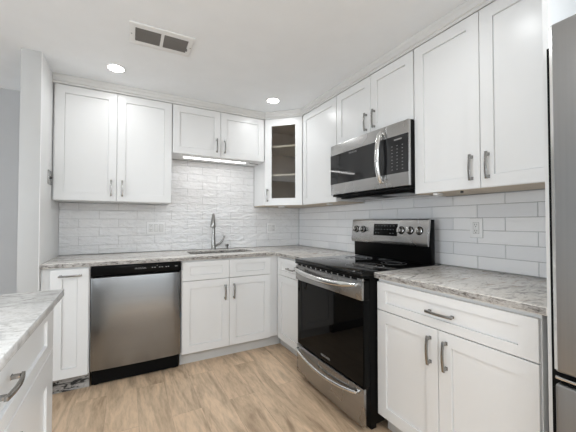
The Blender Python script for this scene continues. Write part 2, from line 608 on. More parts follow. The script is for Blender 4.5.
mb = MB()
fb = lambda a, d, z: (a, -d, z)
rects = [(WL + 0.001, -0.012, 0.9165, 1.3705), (-1.528, -0.612, 1.3705 + 0.0, 1.832)]
for xa, xb, za, zb in list(tiles(mb, rects[:1], -2.1115, 0)) + list(tiles(mb, rects[1:], -2.1115, 0)):
    add_tile(mb, fb, xa, xb, za, zb, 0.0095, 0.0009)
mb.box(WL + 0.001, -0.001, -0.0055, -0.0005, 0.9155, 1.3705, 1)
mb.box(-1.528, -0.612, -0.0055, -0.0005, 1.371, 1.832, 1)
o = mb.obj('tiled_backsplash', ['tile_back', 'grout_light'])
tag(o, 'wavy glossy white subway tile backsplash behind the sink and faucet', 'backsplash')
mb = MB()
fr_ = lambda a, d, z: (-d, a, z)
for xa, xb, za, zb in list(tiles(mb, [(-2.733, -0.012, 0.9165, 1.3705)], -2.4575, 0)) + list(tiles(mb, [(-1.95, -1.175, 1.3705, 1.405)], -2.4575, 0)):
    add_tile(mb, fr_, xa, xb, za, zb, 0.0095, 0.0003)
mb.box(-0.0055, -0.0005, -2.733, -0.001 - 0.0055, 0.9155, 1.3705, 1)
mb.box(-0.0055, -0.0005, -1.95, -1.175, 1.371, 1.405, 1)
o = mb.obj('tiled_backsplash', ['tile_right', 'grout'])
tag(o, 'flat white subway tile backsplash with grey grout behind the range and right counter', 'backsplash')

# ------------------------------------------------------------------ cabinet parts
def shaker(W, H, rail=0.062, t=0.019, rec=0.008, railh=None, hole=False):
    """door or drawer front: local x 0..W, z 0..H, front at y=-t, back at y=0"""
    rh = railh if railh else rail
    s_ = 0.0012
    mb = MB()
    O = [(0, 0), (W, 0), (W, H), (0, H)]
    I = [(rail, rh), (W - rail, rh), (W - rail, H - rh), (rail, H - rh)]
    J = [(rail + s_, rh + s_), (W - rail - s_, rh + s_), (W - rail - s_, H - rh - s_), (rail + s_, H - rh - s_)]
    b_ = 0.0015
    Of = [(b_, b_), (W - b_, b_), (W - b_, H - b_), (b_, H - b_)]
    v = [(x, 0, z) for x, z in O] + [(x, -t + b_, z) for x, z in O] + [(x, -t, z) for x, z in Of] + [(x, -t, z) for x, z in I]
    f = []
    for k in range(4):
        l = (k + 1) % 4
        f += [(k, l, l + 4, k + 4), (k + 4, l + 4, l + 8, k + 8), (k + 8, l + 8, l + 12, k + 12)]
    if not hole:
        g_ = 0.0018
        K2 = [(rail + s_ + g_, rh + s_ + g_), (W - rail - s_ - g_, rh + s_ + g_), (W - rail - s_ - g_, H - rh - s_ - g_), (rail + s_ + g_, H - rh - s_ - g_)]
        v += [(x, -t + rec + 0.0028, z) for x, z in J] + [(x, -t + rec + 0.0028, z) for x, z in K2] + [(x, -t + rec, z) for x, z in K2]
        for b0 in (12, 16, 20):
            f += [(k + b0, (k + 1) % 4 + b0, (k + 1) % 4 + b0 + 4, k + b0 + 4) for k in range(4)]
        f += [(24, 25, 26, 27), (3, 2, 1, 0)]
    else:
        v += [(x, 0, z) for x, z in I]
        f += [(k + 12, (k + 1) % 4 + 12, (k + 1) % 4 + 16, k + 16) for k in range(4)]
        f += [(k + 16, (k + 1) % 4 + 16, (k + 1) % 4, k) for k in range(4)]
    return mb.add(v, f)

def pull_mesh(L=0.135, proj=0.030, wd=0.0115):
    """arched bar pull, upright, centred on the origin, sticking out towards -y"""
    mb = MB()
    n = 14
    sec = []
    for i in range(n + 1):
        u = -1 + 2 * i / n
        z = u * L / 2
        y = -proj + 0.007 * u * u
        th = 0.0042
        sec.append((y, z, th))
    v = []
    for y, z, th in sec:
        v += [(-wd / 2, y - th, z), (wd / 2, y - th, z), (wd / 2, y + th, z), (-wd / 2, y + th, z)]
    f = []
    for i in range(n):
        for k in range(4):
            l = (k + 1) % 4
            f.append((i * 4 + k, i * 4 + l, i * 4 + 4 + l, i * 4 + 4 + k))
    f += [(3, 2, 1, 0), tuple(n * 4 + k for k in range(4))]
    mb.add(v, f)
    for s_ in (-1, 1):
        z = s_ * (L / 2 - 0.012)
        mb.box(-wd * 0.42, wd * 0.42, -proj + 0.0095, -0.0012, z - 0.0065, z + 0.0065)
        mb.box(-wd * 0.55, wd * 0.55, -0.0018, -0.0002, z - 0.008, z + 0.008)
    return mb.mesh('handle', 'nickel', bevel=0.0013, seg=2)
PULL = pull_mesh()

def handle(parent, x, z, horizontal=False, t=0.019):
    return inst('handle', PULL, parent, (x, -t, z), (0, R(90) if horizontal else 0, 0))

def front(kind, root, x0, x1, z0, z1, depth, rail=0.062, railh=None, pull=None, mat='cabinet'):
    """door/drawer child of root; depth = y of its back plane (negative)"""
    o = shaker(x1 - x0, z1 - z0, rail, railh=railh).obj(kind, mat, root, loc=(x0, depth, z0))
    if pull:
        px, pz, hz = pull
        handle(o, px - x0, pz - z0, hz)
    return o

def carcass(root, W, z0, z1, depth, name='body', under=True, um='underside', a=0.001, back=0.001):
    t = 0.018
    mb = MB()
    mb.box(a, W - a, -depth, -back, z0 + (0.008 if under else 0), z1)
    o = mb.obj(name, 'cabinet', root)
    if under:
        # side lips and the raw bottom board between them
        u = MB().box(a + 0.001, W - a - 0.001, -depth + 0.001, -back - 0.0115, z0 + 0.001, z0 + 0.0075)
        u.obj('underside', um, root)
    return o

def wall_cabinet(label, x0, W, z0, z1, doors, loc_fn, back=0.0115, cd=0.306, um='underside'):
    root = thing('wall_cabinet', label, 'cabinet', *loc_fn(x0))
    # the carcass hangs on bare wall above the tiles
    carcass(root, W, z0, z1, cd, back=0.0012 if back == 0 else back, um=um)
    for d in doors:
        front('door', root, d[0], d[1], z0 + 0.003, z1 - 0.003, -cd - 0.001, pull=(d[2], d[3], False))
    return root

BACK = lambda z=0: (lambda x: ((x, 0, 0), 0))
back_at = lambda x: ((x, 0, 0), 0)
right_at = lambda y: ((0, y, 0), R(-90))
hz = 1.483
# back wall, left pair
x0 = WL + 0.004
W = -1.536 - x0
xm = -1.970 - x0
wall_cabinet('tall two-door white shaker wall cabinet at the far left beside the short wall', x0, W, UZ0, UZ1,
             [(0.012, xm - 0.0015, xm - 0.040, hz), (xm + 0.0015, W - 0.003, xm + 0.040, hz)], back_at, um='cabinet')
x0 = -1.534
W = -0.6115 - x0
xm = -1.088 - x0
wall_cabinet('short two-door white wall cabinet above the sink and light bar', x0, W, 1.834, UZ1,
             [(0.003, xm - 0.0015, xm - 0.040, 1.943), (xm + 0.0015, W - 0.014, xm + 0.040, 1.943)], back_at, um='cabinet')
# right wall
y0 = -0.6115
W = 0.5615
wall_cabinet('single-door white wall cabinet between the glass corner cabinet and microwave', y0, W, UZ0, UZ1, [(0.014, W - 0.003, -1, -1)], right_at)
# (its pull is hidden at the microwave side in the photo: none is seen)
y0 = -1.175
W = 0.778
xm = 1.579 - 1.175
wall_cabinet('short two-door white wall cabinet directly above the microwave', y0, W, 1.842, UZ1,
             [(0.003, xm - 0.0015, xm - 0.041, 1.945), (xm + 0.0015, W - 0.003, xm + 0.041, 1.948)], right_at)
y0 = -1.955
W = 0.776
xm = 2.347 - 1.955
wall_cabinet('large two-door white wall cabinet between the microwave and refrigerator panel', y0, W, UZ0, UZ1,
             [(0.003, xm - 0.0015, xm - 0.040, hz), (xm + 0.0015, W - 0.003, xm + 0.040, hz)], right_at)
# remove the unseen pull of the single-door cabinet
for o in list(bpy.data.objects):
    if o.name.startswith('handle') and o.parent and o.location.x < 0 and o.location.z < 0:
        bpy.data.objects.remove(o)

# diagonal glass corner cabinet
root = thing('corner_cabinet', 'white diagonal corner wall cabinet with one glass door and brown shelves', 'cabinet', (0, 0, 0))
B = 0.0115
outer = [(-B, -B), (-0.6095, -B), (-0.6095, -0.306), (-0.306, -0.6095), (-B, -0.6095)]
t = 0.016
inner = [(-B - t, -B - t), (-0.6095 + t, -B - t), (-0.6095 + t, -0.306 + t * 0.41), (-0.306 + t * 0.41, -0.6095 + t), (-B - t, -0.6095 + t)]
mb = MB()
z0, z1 = UZ0 + 0.008, UZ1
# walls as strips (outer skin + inner skin), open at the diagonal face
def strip(mb, o0, o1, i0, i1, z0, z1, mi_out, mi_in):
    v = [(*o0, z0), (*o1, z0), (*i1, z0), (*i0, z0), (*o0, z1), (*o1, z1), (*i1, z1), (*i0, z1)]
    mb.add(v, [(0, 1, 5, 4), (1, 2, 6, 5), (3, 0, 4, 7), (0, 3, 2, 1), (4, 5, 6, 7)], mi_out)
    mb.add([v[2], v[3], v[7], v[6]], [(0, 1, 2, 3)], mi_in)
for a_, b_ in ((0, 1), (1, 2), (3, 4), (4, 0)):
    strip(mb, outer[a_], outer[b_], inner[a_], inner[b_], z0, z1, 0, 1)
mb.prism([(p[0], p[1]) for p in inner], 2, z1 - 0.02, z1 - 0.001, 1)
mb.prism([(p[0], p[1]) for p in inner], 2, z0 + 0.001, z0 + 0.02, 1)
mb.obj('body', ['cabinet', 'interior'], root)
MB().prism([(p[0] * 0.995 - 0.001, p[1] * 0.995 - 0.001) for p in outer], 2, UZ0 + 0.001, UZ0 + 0.0075).obj('underside', 'underside', root)
# face frame + door on the diagonal
L = 0.3035 * math.sqrt(2)
droot_loc = (-0.6095 - 0.0005, -0.306 - 0.0005, 0)
rz = R(-45)
ff_ = MB()
ff_.box(0.002, 0.036, 0.001, 0.016, UZ0 + 0.01, UZ1 - 0.002).box(L - 0.036, L - 0.002, 0.001, 0.016, UZ0 + 0.01, UZ1 - 0.002)
ff_.box(0.036, L - 0.036, 0.001, 0.016, UZ0 + 0.01, UZ0 + 0.045).box(0.036, L - 0.036, 0.001, 0.016, UZ1 - 0.045, UZ1 - 0.002)
ff_.obj('face_frame', 'cabinet', root, loc=droot_loc, rot=(0, 0, rz))
dw0, dw1 = 0.0115, L - 0.0115
dh = UZ1 - UZ0 - 0.006
door = shaker(dw1 - dw0, dh, 0.074, hole=True).obj('door', 'cabinet', root,
        loc=(droot_loc[0] + dw0 * SQ - 0.001 * SQ, droot_loc[1] - dw0 * SQ - 0.001 * SQ, UZ0 + 0.003), rot=(0, 0, rz))
gp = MB().box(0.070 + 0.005, dw1 - dw0 - 0.075, -0.011, -0.007, 0.075, dh - 0.075).obj('glass_pane', 'pane', door)
gp['label'] = 'clear glass pane'
handle(door, 0.033, hz - UZ0 - 0.006)
for zs in (1.690, 1.995):
    pts = [(-B - t - 0.002, -B - t - 0.002), (-0.6095 + t + 0.002, -B - t - 0.002), (-0.6095 + t + 0.002, -0.306 + 0.03), (-0.306 + 0.03, -0.6095 + t + 0.002), (-B - t - 0.002, -0.6095 + t + 0.002)]
    sh = MB().prism(pts, 2, zs, zs + 0.018, 0).obj('shelf', 'shelf', root)

# ------------------------------------------------------------------ base cabinets
BD = 0.608        # carcass depth
TOE = 0.112
CT0, CT1 = 0.8835, 0.9145
def base_cabinet(label, loc_fn, x0, W, panels, toe_mat='grey_toe', left=0.002, right=0.002, toe_d=0.545, top=CT0 - 0.001, hole=False):
    root = thing('base_cabinet', label, 'cabinet', *loc_fn(x0))
    mb = MB()
    if hole:   # sink base: an open box so the bowl hangs inside
        mb.box(0.001, 0.018, -BD, -0.012, TOE, top).box(W - 0.018, W - 0.001, -BD, -0.012, TOE, top)
        mb.box(0.018, W - 0.018, -BD, -0.012, TOE, TOE + 0.018).box(0.018, W - 0.018, -0.03, -0.012, TOE + 0.018, top)
        mb.box(0.018, W - 0.018, -BD, -BD + 0.018, TOE + 0.018, top)
    else:
        mb.box(0.001, W - 0.001, -BD, -0.012, TOE, top)
    mb.obj('body', 'cabinet', root)
    MB().box(left, W - right, -toe_d, -toe_d + 0.016, 0.001, TOE - 0.0005).obj('toe_kick', toe_mat, root)
    for p in panels:
        kind, a0, a1, q0, q1, pull = p[:6]
        rl = p[6] if len(p) > 6 else 0.062
        front(kind, root, a0, a1, q0, q1, -BD - 0.001, rail=rl, railh=(0.042 if kind != 'door' else None), pull=pull)
    return root

# narrow cabinet, far left
x0 = WL + 0.002
W = -2.122 - x0
r = base_cabinet('narrow white base cabinet with a level top handle left of the dishwasher', back_at, x0, W,
    [('door', -2.352 - x0, -2.130 - x0, TOE + 0.001, 0.868, (-2.238 - x0, 0.826, True), 0.066)], toe_mat='torn', toe_d=0.575)
for ch in r.children:
    if ch.name.startswith('toe_kick'): ch['label'] = 'torn black and white unfinished toe board'
# sink base
x0 = -1.494
W = 0.8850
r = base_cabinet('wide white sink base cabinet with two false fronts over two doors', back_at, x0, W,
    [('false_front', 0.006, -1.0915 - x0, 0.712, 0.868, None),
     ('false_front', -1.0885 - x0, -0.690 - x0, 0.712, 0.868, None),
     ('door', 0.006, -1.0915 - x0, TOE + 0.002, 0.7075, (-1.130 - x0, 0.592, False)),
     ('door', -1.0885 - x0, -0.690 - x0, TOE + 0.002, 0.7075, (-1.050 - x0, 0.592, False))], hole=True, right=-0.062)
# small base between the corner and the range (blind corner cabinet)
y0 = -0.6100
W = 1.176 - 0.6100
root = base_cabinet('small white base cabinet with one drawer and door between corner and range', right_at, y0, W,
    [('drawer', 0.055, W - 0.004, 0.712, 0.868, (0.315, 0.786, True)), ('door', 0.055, W - 0.004, TOE + 0.002, 0.7075, None)], left=-0.064)
# right base
y0 = -1.931
W = 2.704 - 1.931
RB = base_cabinet('large white base cabinet with one wide drawer and two doors right of the range', right_at, y0, W,
    [('drawer', 0.006, 2.700 - 1.931, 0.707, 0.862, (0.400, 0.782, True)),
     ('door', 0.006, 2.3135 - 1.931, TOE + 0.002, 0.7025, (2.276 - 1.931, 0.600, False)),
     ('door', 2.3165 - 1.931, 2.700 - 1.931, TOE + 0.002, 0.7025, (2.356 - 1.931, 0.600, False))])
MB().box(2.7165 - 1.931, 2.7335 - 1.931, -0.585, -0.012, 0.001, CT0 - 0.001).obj('filler_strip', 'cabinet', RB)
# tall end panel beside the refrigerator
o = MB().box(-0.652, -0.001, -2.7525, -2.7345, 0.0, CEIL - 0.001).obj('end_panel', 'cabinet', bevel=0.001)
tag(o, 'tall narrow white end panel between right cabinets and the refrigerator', 'panel')

# ------------------------------------------------------------------ countertops
def edge_mats(mb_obj):
    return mb_obj
CF = 0.642
mb = MB()
sx0, sx1, sy0_, sy1_ = -1.385, -0.765, -0.462, -0.158
xs = [WL + 0.001, sx0, sx1, -CF, -0.011]
ys = [-1.181, -CF, sy0_, sy1_, -0.011]
def keep(i, j):
    if j == 0: return i == 3
    if i == 1 and j == 2: return False
    return True
mb.cells(xs, ys, keep, CT0, CT1, 0, 1)
o = mb.obj('countertop', ['stone', 'stone_edge'], bevel=0.003)
tag(o, 'L-shaped mottled grey stone countertop with the sink cut into it', 'countertop')
mb = MB().cells([-CF - 0.004, -0.011], [-2.7335, -1.929], lambda i, j: True, CT0, CT1, 0, 1)
o = mb.obj('countertop', ['stone', 'stone_edge'], bevel=0.004)
tag(o, 'mottled grey stone countertop right of the range with a dark chiselled edge', 'countertop')

# ------------------------------------------------------------------ island
IX1 = -2.160     # front plane of doors
root = thing('island_cabinet', 'white island cabinet with drawer above door in the left foreground', 'cabinet', (-2.76, -2.80, 0), R(90))
# local x -> world +y, local -y -> world +x
def isl(xw): return -(xw + 2.76)
IW = 2.80 - 1.640
MB().box(0.0, IW, -0.58, 0.35, 0.105, CT0 - 0.001).obj('body', 'cabinet', root)
MB().box(0.0, IW - 0.03, -0.545, -0.529, 0.001, 0.1045).obj('toe_kick', 'grey_toe', root)
MB().box(IW - 0.03, IW - 0.012, -0.50, 0.33, 0.001, 0.1045).obj('end_toe_board', 'dark', root)
d0 = 0.03
front('drawer', root, d0, IW - 0.004, 0.682, 0.868, -0.581, rail=0.11, railh=0.045, pull=(0.575, 0.797, True))
front('door', root, d0, IW / 2 - 0.0015, TOE, 0.678, -0.581, rail=0.075, pull=(IW / 2 - 0.04, 0.585, False))
front('door', root, IW / 2 + 0.0015, IW - 0.004, TOE, 0.678, -0.581, rail=0.105, pull=(IW / 2 + 0.04, 0.585, False))
mb = MB().cells([-3.30, -2.130], [-2.86, -1.607], lambda i, j: True, CT0, CT1 - 0.001, 0, 1)
o = mb.obj('countertop', ['stone_island', 'stone_edge_pale'], bevel=0.004)
tag(o, 'pale veined stone countertop on the island in the left foreground', 'countertop')

# ------------------------------------------------------------------ sink
root = thing('kitchen_sink', 'undermount stainless steel sink bowl set in the L-shaped countertop', 'sink', ((sx0 + sx1) / 2, (sy0_ + sy1_) / 2, CT0 - 0.002))
hx, hy = (sx1 - sx0) / 2 + 0.004, (sy1_ - sy0_) / 2 + 0.004
prof_in = [(hx, hy, 0.0), (hx - 0.003, hy - 0.003, -0.16), (hx - 0.02, hy - 0.02, -0.185), (0.05, 0.05, -0.19)]
def rr(hx, hy, z, r=0.035, n=6):
    r = min(r, hx * 0.9, hy * 0.9)
    out = []
    for cx_, cy_, a0 in ((hx - r, hy - r, 0), (-hx + r, hy - r, 90), (-hx + r, -hy + r, 180), (hx - r, -hy + r, 270)):
        for k in range(n + 1):
            a = R(a0 + 90 * k / n)
            out.append((cx_ + r * math.cos(a), cy_ + r * math.sin(a), z))
    return out
rings = [rr(hx + 0.015, hy + 0.015, 0), rr(hx, hy, 0), rr(hx - 0.003, hy - 0.003, -0.155), rr(hx - 0.02, hy - 0.02, -0.18), rr(0.05, 0.05, -0.185),
         rr(0.05, 0.05, -0.188), rr(hx - 0.02, hy - 0.02, -0.184), rr(hx - 0.001, hy - 0.001, -0.158), rr(hx + 0.002, hy + 0.002, -0.003), rr(hx + 0.015, hy + 0.015, -0.003)]
n = len(rings[0])
mb = MB()
v = [p for r_ in rings for p in r_]
f = []
for i in range(len(rings)):
    j = (i + 1) % len(rings)
    if i == 4: continue
    for k in range(n):
        k2 = (k + 1) % n
        f.append((i * n + k, i * n + k2, j * n + k2, j * n + k))
f.append(tuple(4 * n + k for k in range(n)))
f.append(tuple(5 * n + k for k in reversed(range(n))))
mb.add(v, f)
mb.obj('bowl', 'sink', root, smooth=True)
MB().ring(0.012, 0.043, -0.1848, -0.182).obj('drain', 'chrome', root)

# ------------------------------------------------------------------ faucet
root = thing('kitchen_faucet', 'tall brushed nickel pull-down faucet with side lever behind the sink', 'faucet', (-1.092, -0.088, CT1 + 0.0003))
mb = MB().lathe([(0.028, 0), (0.028, 0.006), (0.024, 0.012), (0.0215, 0.06), (0.0175, 0.14), (0.0155, 0.20)], seg=24)
mb.obj('base', 'nickel', root, smooth=True)
pts = [(0, 0, 0.195), (0, 0, 0.27)]
rc = 0.055
for k in range(1, 12):
    a = R(180 * k / 12)
    pts.append((-0.30 * (rc - rc * math.cos(a)), -(rc - rc * math.cos(a)), 0.29 + rc * 1.3 * math.sin(a)))
MB().tube(pts, 0.0145, 16).obj('neck', 'nickel', root, smooth=True)
e = Vector(pts[-1])
MB().tube([e + Vector((0.002, 0.003, 0.045)), e + Vector((0, -0.004, 0.015)), e + Vector((-0.003, -0.008, -0.03)), e + Vector((-0.005, -0.012, -0.068)), e + Vector((-0.0055, -0.013, -0.076))],
          [0.014, 0.0185, 0.023, 0.0265, 0.024], 20).obj('spray_head', 'nickel', root, smooth=True)
MB().tube([(0.012, 0, 0.038), (0.050, 0, 0.052)], [0.017, 0.0135], 16).obj('valve', 'nickel', root, smooth=True)
MB().tube([(0.044, 0, 0.050), (0.072, 0, 0.064), (0.090, 0, 0.086), (0.102, 0, 0.112), (0.116, 0, 0.140)], [0.0135, 0.011, 0.0095, 0.009, 0.009], 14).obj('lever', 'nickel', root, smooth=True)
root = thing('soap_dispenser', 'short brushed nickel cap standing right of the faucet', 'soap dispenser', (-0.948, -0.088, CT1 + 0.0003))
MB().lathe([(0.020, 0), (0.020, 0.004), (0.012, 0.008), (0.012, 0.030)], seg=20).obj('collar', 'nickel', root, smooth=True)
MB().lathe([(0.0165, 0.030), (0.0175, 0.034), (0.0175, 0.050), (0.014, 0.054)], seg=20).obj('cap', 'nickel', root, smooth=True)

# ------------------------------------------------------------------ dishwasher
root = thing('dishwasher', 'stainless steel dishwasher with black control strip under the back counter', 'dishwasher', (-2.119, 0, 0))
DWW = 0.620
MB().box(0.006, DWW - 0.006, -0.575, -0.02, 0.10, 0.868).obj('tub', 'dark', root)
mb = MB()
nn = 10
py = lambda u: -0.640 - 0.006 * (1 - u * u)
poly = [(0.004, -0.600), (0.004, -0.636)] + [(0.004 + (DWW - 0.008) * (i / nn), py(-1 + 2 * i / nn) ) for i in range(1, nn)] + [(DWW - 0.004, -0.636), (DWW - 0.004, -0.600)]
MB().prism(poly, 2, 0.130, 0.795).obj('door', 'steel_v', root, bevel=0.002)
cp = MB().prism([(-0.58, 0.800), (-0.612, 0.800), (-0.652, 0.812), (-0.655, 0.868), (-0.645, 0.876), (-0.58, 0.876)], 0, 0.004, DWW - 0.004)
cpo = cp.obj('control_panel', 'black', root, bevel=0.0015)
lg = text_obj('logo', 'FRIGIDAIRE', 0.0155, 'print', cpo, (0.322, -0.6548, 0.848), (R(90), 0, 0))
mk = MB()
for i, x in enumerate((0.400, 0.418, 0.452, 0.470, 0.500, 0.516, 0.570)):
    wdt = 0.010 if i < 6 else 0.020
    mk.box(x, x + wdt, -0.6562, -0.6545, 0.846, 0.852)
mk.box(0.437, 0.441, -0.6562, -0.6545, 0.860, 0.866)
mk.obj('control_marks', 'print', cpo)
MB().box(0.010, DWW - 0.010, -0.588, -0.577, 0.012, 0.126).obj('toe_panel', 'black_matte', root)
for xa in (0.022, DWW - 0.052):
    MB().box(xa, xa + 0.03, -0.57, -0.54, 0.0, 0.012).obj('foot', 'black_matte', root)
MB().box(DWW - 0.0036, DWW - 0.0022, -0.634, -0.612, 0.42, 0.462).obj('film_scrap', 'blue', root)

# ------------------------------------------------------------------ range (local frame of right wall: x -> -y world, -y -> -x world)
RY = -1.180
RW = 0.747
root = thing('electric_range', 'freestanding stainless and black electric range with smooth glass cooktop', 'range', (0, RY, 0), R(-90))
MB().box(0.003, RW - 0.003, -0.672, -0.03, 0.045, 0.893).obj('body', 'black', root, bevel=0.003)
# cooktop
mb = MB().box(0.0, RW, -0.738, -0.03, 0.8945, 0.9175)
ck = mb.obj('cooktop', 'cooktop', root, bevel=0.005, seg=3)
for (x, y, r_) in ((0.195, -0.52, 0.085), (0.20, -0.27, 0.105), (0.555, -0.27, 0.085), (0.535, -0.52, 0.125)):
    MB().ring(r_ - 0.003, r_, 0.9174, 0.9179, (x, y)).ring(r_ * 0.62 - 0.0015, r_ * 0.62, 0.9174, 0.9179, (x, y)).obj('burner_ring', 'ring', ck)
MB().ring(0.045, 0.047, 0.9174, 0.9179, (0.38, -0.17)).obj('burner_ring', 'ring', ck)
MB().box(0.0, RW, -0.737, -0.675, 0.8815, 0.894).obj('cooktop_lip', 'black', root, bevel=0.003)
# vent slots strip
vs_o = MB().box(0.006, RW - 0.006, -0.726, -0.716, 0.866, 0.881).obj('vent_strip', 'steel', root)
mb = MB()
k = 0.03
while k < RW - 0.06:
    mb.box(k, k + 0.048, -0.7270, -0.7245, 0.868, 0.8795)
    k += 0.062
mb.obj('vent_slots', 'black_matte', vs_o)
# oven door
mb = MB().box(0.003, RW - 0.003, -0.715, -0.674, 0.266, 0.757, 0)
dr = mb.obj('oven_door', 'black', root, bevel=0.002)
MB().box(0.010, RW - 0.010, -0.7185, -0.7155, 0.272, 0.752).obj('window_glass', 'black_glass', dr)
MB().box(0.003, RW - 0.003, -0.7335, -0.7165, 0.759, 0.8645).obj('top_band', 'steel_low', dr, bevel=0.003)
MB().box(0.004, RW - 0.004, -0.716, -0.676, 0.759, 0.8645).obj('door_core', 'black', dr)
hp = []
for i in range(17):
    u = -1 + 2 * i / 16
    hp.append((RW / 2 + u * 0.345, -0.756 - 0.022 * (1 - u * u), 0.846 - 0.022 * (1 - u * u)))
hb = MB().tube(hp, [0.009, 0.014] + [0.0185] * 13 + [0.014, 0.009], 16, up=(0, 0, 1))
for s_ in (-1, 1):
    hb.tube([(RW / 2 + s_ * 0.332, -0.732, 0.846), (RW / 2 + s_ * 0.332, -0.757, 0.846)], 0.011, 14)
hb.obj('handle', 'chrome', dr, smooth=True)
text_obj('logo', 'FRIGIDAIRE', 0.020, 'print', dr, (RW * 0.5, -0.7188, 0.300), (R(90), 0, 0))
# warming drawer
mb = MB()
poly = []
nn = 12
poly = [(0.003, -0.702)] + [(0.003 + (RW - 0.006) * i / nn, -0.722 - 0.010 * (1 - (2 * i / nn - 1) ** 2)) for i in range(nn + 1)] + [(RW - 0.003, -0.702)]
wd_ = MB().prism(poly, 2, 0.052, 0.262).obj('drawer', 'steel_low', root, bevel=0.003)
MB().box(0.006, RW - 0.006, -0.7015, -0.673, 0.056, 0.262).obj('drawer_core', 'black', wd_)
hp = []
for i in range(21):
    u = -1 + 2 * i / 20
    hp.append((RW / 2 + u * 0.335, -0.748 - 0.012 * (1 - u * u), 0.238 - 0.040 * (1 - u * u)))
hb = MB().tube(hp, [0.009] + [0.0115] * 19 + [0.009], 14, up=(0, 0, 1))
for s_ in (-1, 1):
    hb.tube([(RW / 2 + s_ * 0.330, -0.721, 0.238), (RW / 2 + s_ * 0.330, -0.750, 0.238)], 0.010, 12)
hb.obj('handle', 'chrome', wd_, smooth=True)
# foot blocks
for xa in (0.03, RW - 0.07):
    for ya in (-0.64, -0.10):
        MB().box(xa, xa + 0.04, ya, ya + 0.04, 0, 0.045).obj('foot', 'black_matte', root)
# backguard
bgd = MB().prism([(-0.095, 0.918), (-0.135, 0.918), (-0.138, 1.045), (-0.155, 1.045), (-0.135, 1.213), (-0.125, 1.2185), (-0.095, 1.2185)], 0, 0.001, RW - 0.001).obj('backguard', 'black', root, bevel=0.002)
# steel face, tilted
f0, f1 = Vector((0, -0.1715, 1.050)), Vector((0, -0.1400, 1.2165))
cpn = MB().prism([(-0.1335, 1.2195), (-0.1290, 1.2235), (-0.1475, 1.2225), (-0.155, 1.2150), (-0.172, 1.062), (-0.165, 1.038), (-0.156, 1.040)], 0, 0.0, RW).obj('control_panel', 'steel', root, bevel=0.0015)
def face(z):   # y of the tilted face at height z
    return -0.172 + (z - 1.062) / (1.215 - 1.062) * 0.017
tilt = math.atan2(0.017, 0.153)
def on_face(x, z): return (x, face(z), z)
dsp = MB().box(-0.117, 0.117, -0.0022, 0.001, -0.045, 0.045).obj('display', 'black_glass', cpn, loc=on_face(0.378, 1.143), rot=(-tilt, 0, 0), bevel=0.001)
mk = MB()
random.seed(3)
for r_ in range(3):
    for c_ in range(7):
        x = -0.098 + c_ * 0.029
        if r_ == 2 and 1 < c_ < 5: continue
        mk.box(x, x + random.choice((0.010, 0.014)), -0.0030, -0.0020, 0.028 - r_ * 0.028, 0.032 - r_ * 0.028)
mk.obj('display_marks', 'screen_mark', dsp)
kn = MB().lathe([(0.0255, 0.0), (0.0255, -0.005), (0.021, -0.007), (0.0195, -0.026), (0.017, -0.029)], axis=1, seg=28)
kn_me = kn.mesh('knob', 'nickel', smooth=True)
skirt = MB().lathe([(0.029, 0.0), (0.029, -0.0035), (0.0262, -0.0045)], axis=1, seg=28).mesh('knob_ring', 'black', smooth=True)
gripm = MB().box(-0.0042, 0.0042, -0.0345, -0.026, -0.019, 0.019).mesh('grip', 'chrome', bevel=0.0015)
for x in (0.058, 0.138, 0.531, 0.607, 0.681):
    p = on_face(x, 1.143)
    kb = inst('knob', kn_me, cpn, (p[0], p[1] - 0.0045, p[2]), (-tilt, 0, 0))
    inst('knob_ring', skirt, kb, (0, 0.0045, 0))
    inst('grip', gripm, kb, (0, 0, 0), (0, R(12), 0))

# ------------------------------------------------------------------ microwave
MY = -1.172
MW = 0.784
root = thing('microwave_oven', 'over-the-range stainless microwave with curved handle below the short wall cabinet', 'microwave', (0, MY - 0.0, 1.408), R(-90))
H_ = 0.430
MB().box(0.006, MW - 0.006, -0.330, -0.012, 0.0, H_).box(-0.002, MW + 0.002, -0.3615, -0.3305, 0.020, H_).obj('body', 'black', root)
# front: door slab on the left, keypad side on the right
def mwy(x):   # gentle bow of the front
    u = (x / MW) * 2 - 1
    return -0.380 - 0.008 * (1 - u * u)
def bow(mb, xa, xb, z0, z1, yb, off, mi=0, n=8):
    poly = [(xa, yb)] + [(xa + (xb - xa) * i / n, mwy(xa + (xb - xa) * i / n) - off) for i in range(n + 1)] + [(xb, yb)]
    mb.prism(poly, 2, z0, z1, mi)
    return mb
XS = 0.603
door = bow(MB(), -0.006, XS, 0.020, H_, -0.362, 0.0).obj('door', 'steel', root, bevel=0.003)
bow(MB(), -0.004, XS - 0.001, 0.105, 0.345, -0.363, 0.0035).obj('window', 'mw_glass', door)
pan = bow(MB(), XS + 0.002, MW + 0.004, 0.020, H_, -0.362, 0.0).obj('control_panel', 'steel', root, bevel=0.003)
kp = bow(MB(), XS + 0.003, MW + 0.001, 0.105, 0.345, -0.363, 0.0035).obj('keypad', 'mw_glass', pan)
mk = MB()
for r_ in range(8):
    for c_ in range(3):
        x = XS + 0.055 + c_ * 0.040
        z = 0.128 + r_ * 0.0215
        y = mwy(x) - 0.0035
        mk.box(x, x + 0.009, y - 0.0008, y + 0.002, z, z + 0.0035)
mk.box(XS + 0.075, XS + 0.135, mwy(XS + 0.1) - 0.0045, mwy(XS + 0.1) - 0.001, 0.316, 0.324)
mk.obj('key_marks', 'print', kp)
hp = []
for i in range(19):
    u = -1 + 2 * i / 18
    hp.append((XS - 0.028, -0.402 - 0.034 * (1 - u * u), 0.225 + u * 0.175))
hb = MB().tube(hp, [0.010] + [0.019] * 17 + [0.010], 16, up=(1, 0, 0), flat=0.7)
for s_ in (-1, 1):
    hb.tube([(XS - 0.028, -0.385, 0.225 + s_ * 0.165), (XS - 0.028, -0.408, 0.225 + s_ * 0.165)], 0.010, 12)
hb.obj('handle', 'chrome', door, smooth=True)
